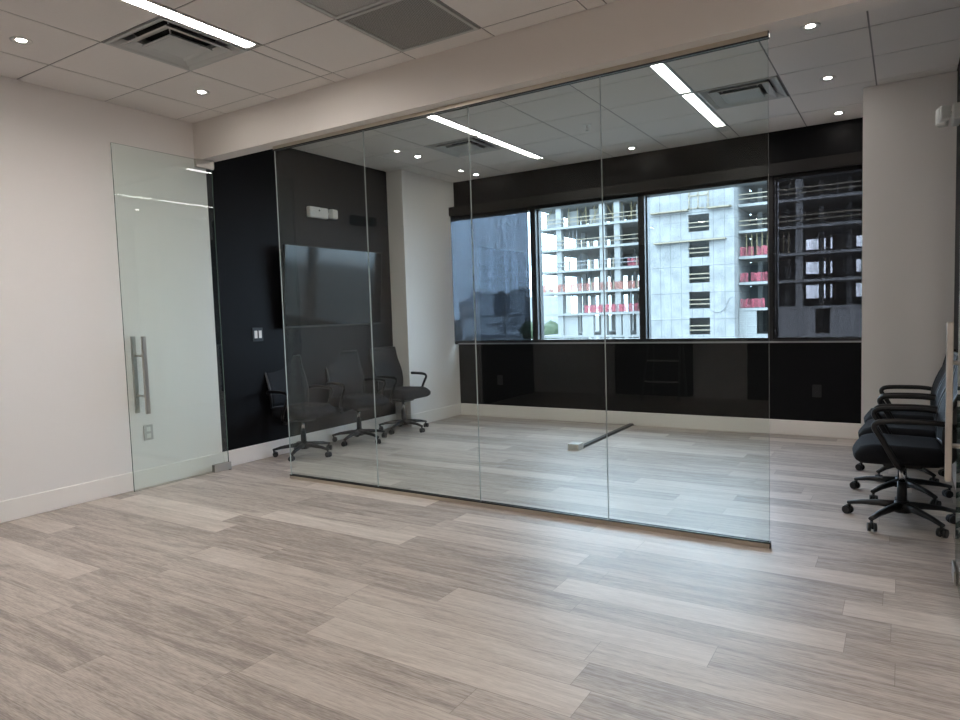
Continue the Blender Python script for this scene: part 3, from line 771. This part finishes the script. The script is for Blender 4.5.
for i in (3, 4, 5):
    for k in range(9):
        x = (-38.5 + k * 1.25) if i == 5 else (-41.8 + k * .55 if i == 4 else -15.2 + k * .55); y = 84.6 if i != 3 else 81.4
        part('shoring_post', M_yel if i == 5 else (M_galv if i == 4 else M_yel), bz(x, x + .10, y, y + .1, LV[i], LV[i + 1] - .3))
for k in range(14):
    x = -42 + k * 1.15; part('shoring_brace', M_yel, lambda bm, x=x, k=k: cyl(bm, (x, 84.2 + (k % 3), LV[5] + .1 + OZ), (x + 1.2 * (-1) ** k, 84.2 + (k % 3), LV[6] - .4 + OZ), .05, n=6))
rq = random.Random(11)
for i in (1, 2, 3):
    for k in range(13):
        x = -42 + k * 1.2 + rq.random() * .8; yy = 84 + 10 * rq.random()
        part('shoring_post', M_galv, bz(x, x + .12, yy, yy + .12, LV[i], LV[i + 1] - .3))
for i in (2, 3, 4, 5):
    for k in range(8):
        x = -10.5 + k * 2.1 + rq.random(); yy = 81.5 + 8 * rq.random()
        part('shoring_post', M_galv, bz(x, x + .12, yy, yy + .12, LV[i], LV[i + 1] - .3))
for k in range(5): part('form_panel', M_conc2, bz(-42 + k * 3.2, -40.4 + k * 3.2, 85, 85.15, LV[5] + .1, LV[5] + 2.2))
# far city
def tower(x, y, w, d, h, m, label, rows, cols, name='apartment_tower'):
    t = thing(name, label, 'building', (x, y, -9), 0, 'far city buildings')
    bm = bmesh.new(); box(bm, -w / 2, w / 2, 0, d, 0, h); obj('wall', bm, m, t)
    bm = bmesh.new()
    for r in range(rows):
        z0 = h * (r + .35) / rows; z1 = h * (r + .75) / rows
        for c in range(cols):
            x0 = -w / 2 + w * (c + .25) / cols; box(bm, x0, x0 + w * .5 / cols, -.12, 0.02, z0, z1)
    obj('window', bm, M_winc, t)
    bm = bmesh.new(); box(bm, -w * .2, w * .15, d * .3, d * .6, h, h + 2.2); obj('roof_plant', bm, m, t)
tower(-284, 430, 9, 12, 21, M_citym, 'low grey tower at the left edge of the shaded left window', 8, 4)
tower(-265, 420, 14, 12, 27, M_city, 'pale apartment tower farthest left seen through the lowered left shade', 10, 5)
tower(-255, 432, 12, 12, 25.5, M_city2, 'dark grey apartment tower between two lighter ones behind the left shade', 9, 5)
tower(-227, 415, 16, 12, 27, M_citym, 'wide grey apartment tower rightmost behind the left shade', 10, 6)
tower(-99, 195, 12, 10, 15.5, M_city0, 'white gridded apartment block behind the left end of the construction site', 7, 6)
def hut(x, y, w, d, h, label):
    t = thing('low_building', label, 'building', (x, y, -9), 0, 'low roofs behind the left shade')
    bm = bmesh.new(); box(bm, -w / 2, w / 2, 0, d, 0, h); obj('wall', bm, M_roof, t)
    bm = bmesh.new(); box(bm, -w / 2 - .3, w / 2 + .3, -.3, d + .3, h, h + .5); obj('roof', bm, M_city2, t)
hut(-118, 190, 17, 10, 9.6, 'low building with white roof below the pale tower, left shade')
hut(-94, 165, 14, 8, 7.2, 'low white roof in the middle of the left shade view')
hut(-78, 140, 9, 8, 6.6, 'low white roof nearest the mullion of the left shade view')
hut(-82, 132, 9, 7, 5.0, 'lowest white roof at the bottom of the left shade view')
def tree(x, y, h, label):
    t = thing('tree', label, 'tree', (x, y, -9), 0, 'trees behind the site')
    bm = bmesh.new(); cyl(bm, (0, 0, 0), (0, 0, h * .6), .2, .1, n=8); obj('trunk', bm, M_bark, t)
    bm = bmesh.new(); rr = random.Random(int(-x))
    for k in range(9):
        b2 = bmesh.new(); bmesh.ops.create_icosphere(b2, subdivisions=2, radius=h * .2)
        for v in b2.verts: v.co *= 1 + .25 * (rr.random() - .5)
        merge(bm, b2, Matrix.Translation((h * .25 * (rr.random() - .5) * 2, h * .25 * (rr.random() - .5) * 2, h * (.55 + .35 * rr.random()))))
    obj('crown', bm, M_leaf, t)
tree(-53.5, 106, 9, 'green tree at the left end of the construction site, left one')
tree(-49.5, 104, 8, 'green tree at the left end of the construction site, nearer the columns')
t = thing('utility_pole', 'thin utility pole seen through the left shade', 'pole', (-70.5, 122, -9))
bm = bmesh.new(); cyl(bm, (0, 0, 0), (0, 0, 15.2), .16, .11, n=8); obj('mast', bm, M_bark, t)
bm = bmesh.new(); box(bm, -1.2, 1.2, -.06, .06, 14.3, 14.5); obj('cross_arm', bm, M_bark, t)

# ------------------------------------------------------------------ light
w = bpy.data.worlds.new('overcast_sky'); SC.world = w; w.use_nodes = True
N, L = w.node_tree.nodes, w.node_tree.links; bg = N['Background']
tc = N.new('ShaderNodeTexCoord'); sp = N.new('ShaderNodeSeparateXYZ'); cr = N.new('ShaderNodeValToRGB')
L.new(tc.outputs['Generated'], sp.inputs[0]); L.new(sp.outputs['Z'], cr.inputs[0]); L.new(cr.outputs[0], bg.inputs['Color'])
cr.color_ramp.elements[0].color = (.46, .60, .77, 1); x = cr.color_ramp.elements.new(.14); x.color = (.60, .77, .98, 1); cr.color_ramp.elements[2].position = .7; cr.color_ramp.elements[2].color = (.62, .78, 1, 1)
bg.inputs['Strength'].default_value = 11.5

# ------------------------------------------------------------------ camera
cam = bpy.data.cameras.new('camera'); co = bpy.data.objects.new('camera', cam); COL.objects.link(co)
cam.sensor_width = 36; cam.lens = 673.35 / 960 * 36; cam.clip_start = .02; cam.clip_end = 3000
r = Vector((.84654823, .53134015, -.03215188)); d = Vector((.00854093, -.07395069, -.99722532)); f = Vector((-.5322435, .84392473, -.06714096))
m = Matrix((r, -d, -f)).transposed().to_4x4(); m.translation = (0, 0, 1.32)
co.matrix_world = m; SC.camera = co

vs = SC.view_settings; vs.view_transform = 'Standard'; vs.look = 'None'; vs.exposure = 0; vs.gamma = 1; vs.use_curve_mapping = False
cy = SC.cycles; cy.max_bounces = 14; cy.transparent_max_bounces = 32; cy.diffuse_bounces = 6; cy.glossy_bounces = 6
cy.sample_clamp_indirect = 6; cy.use_denoising = True
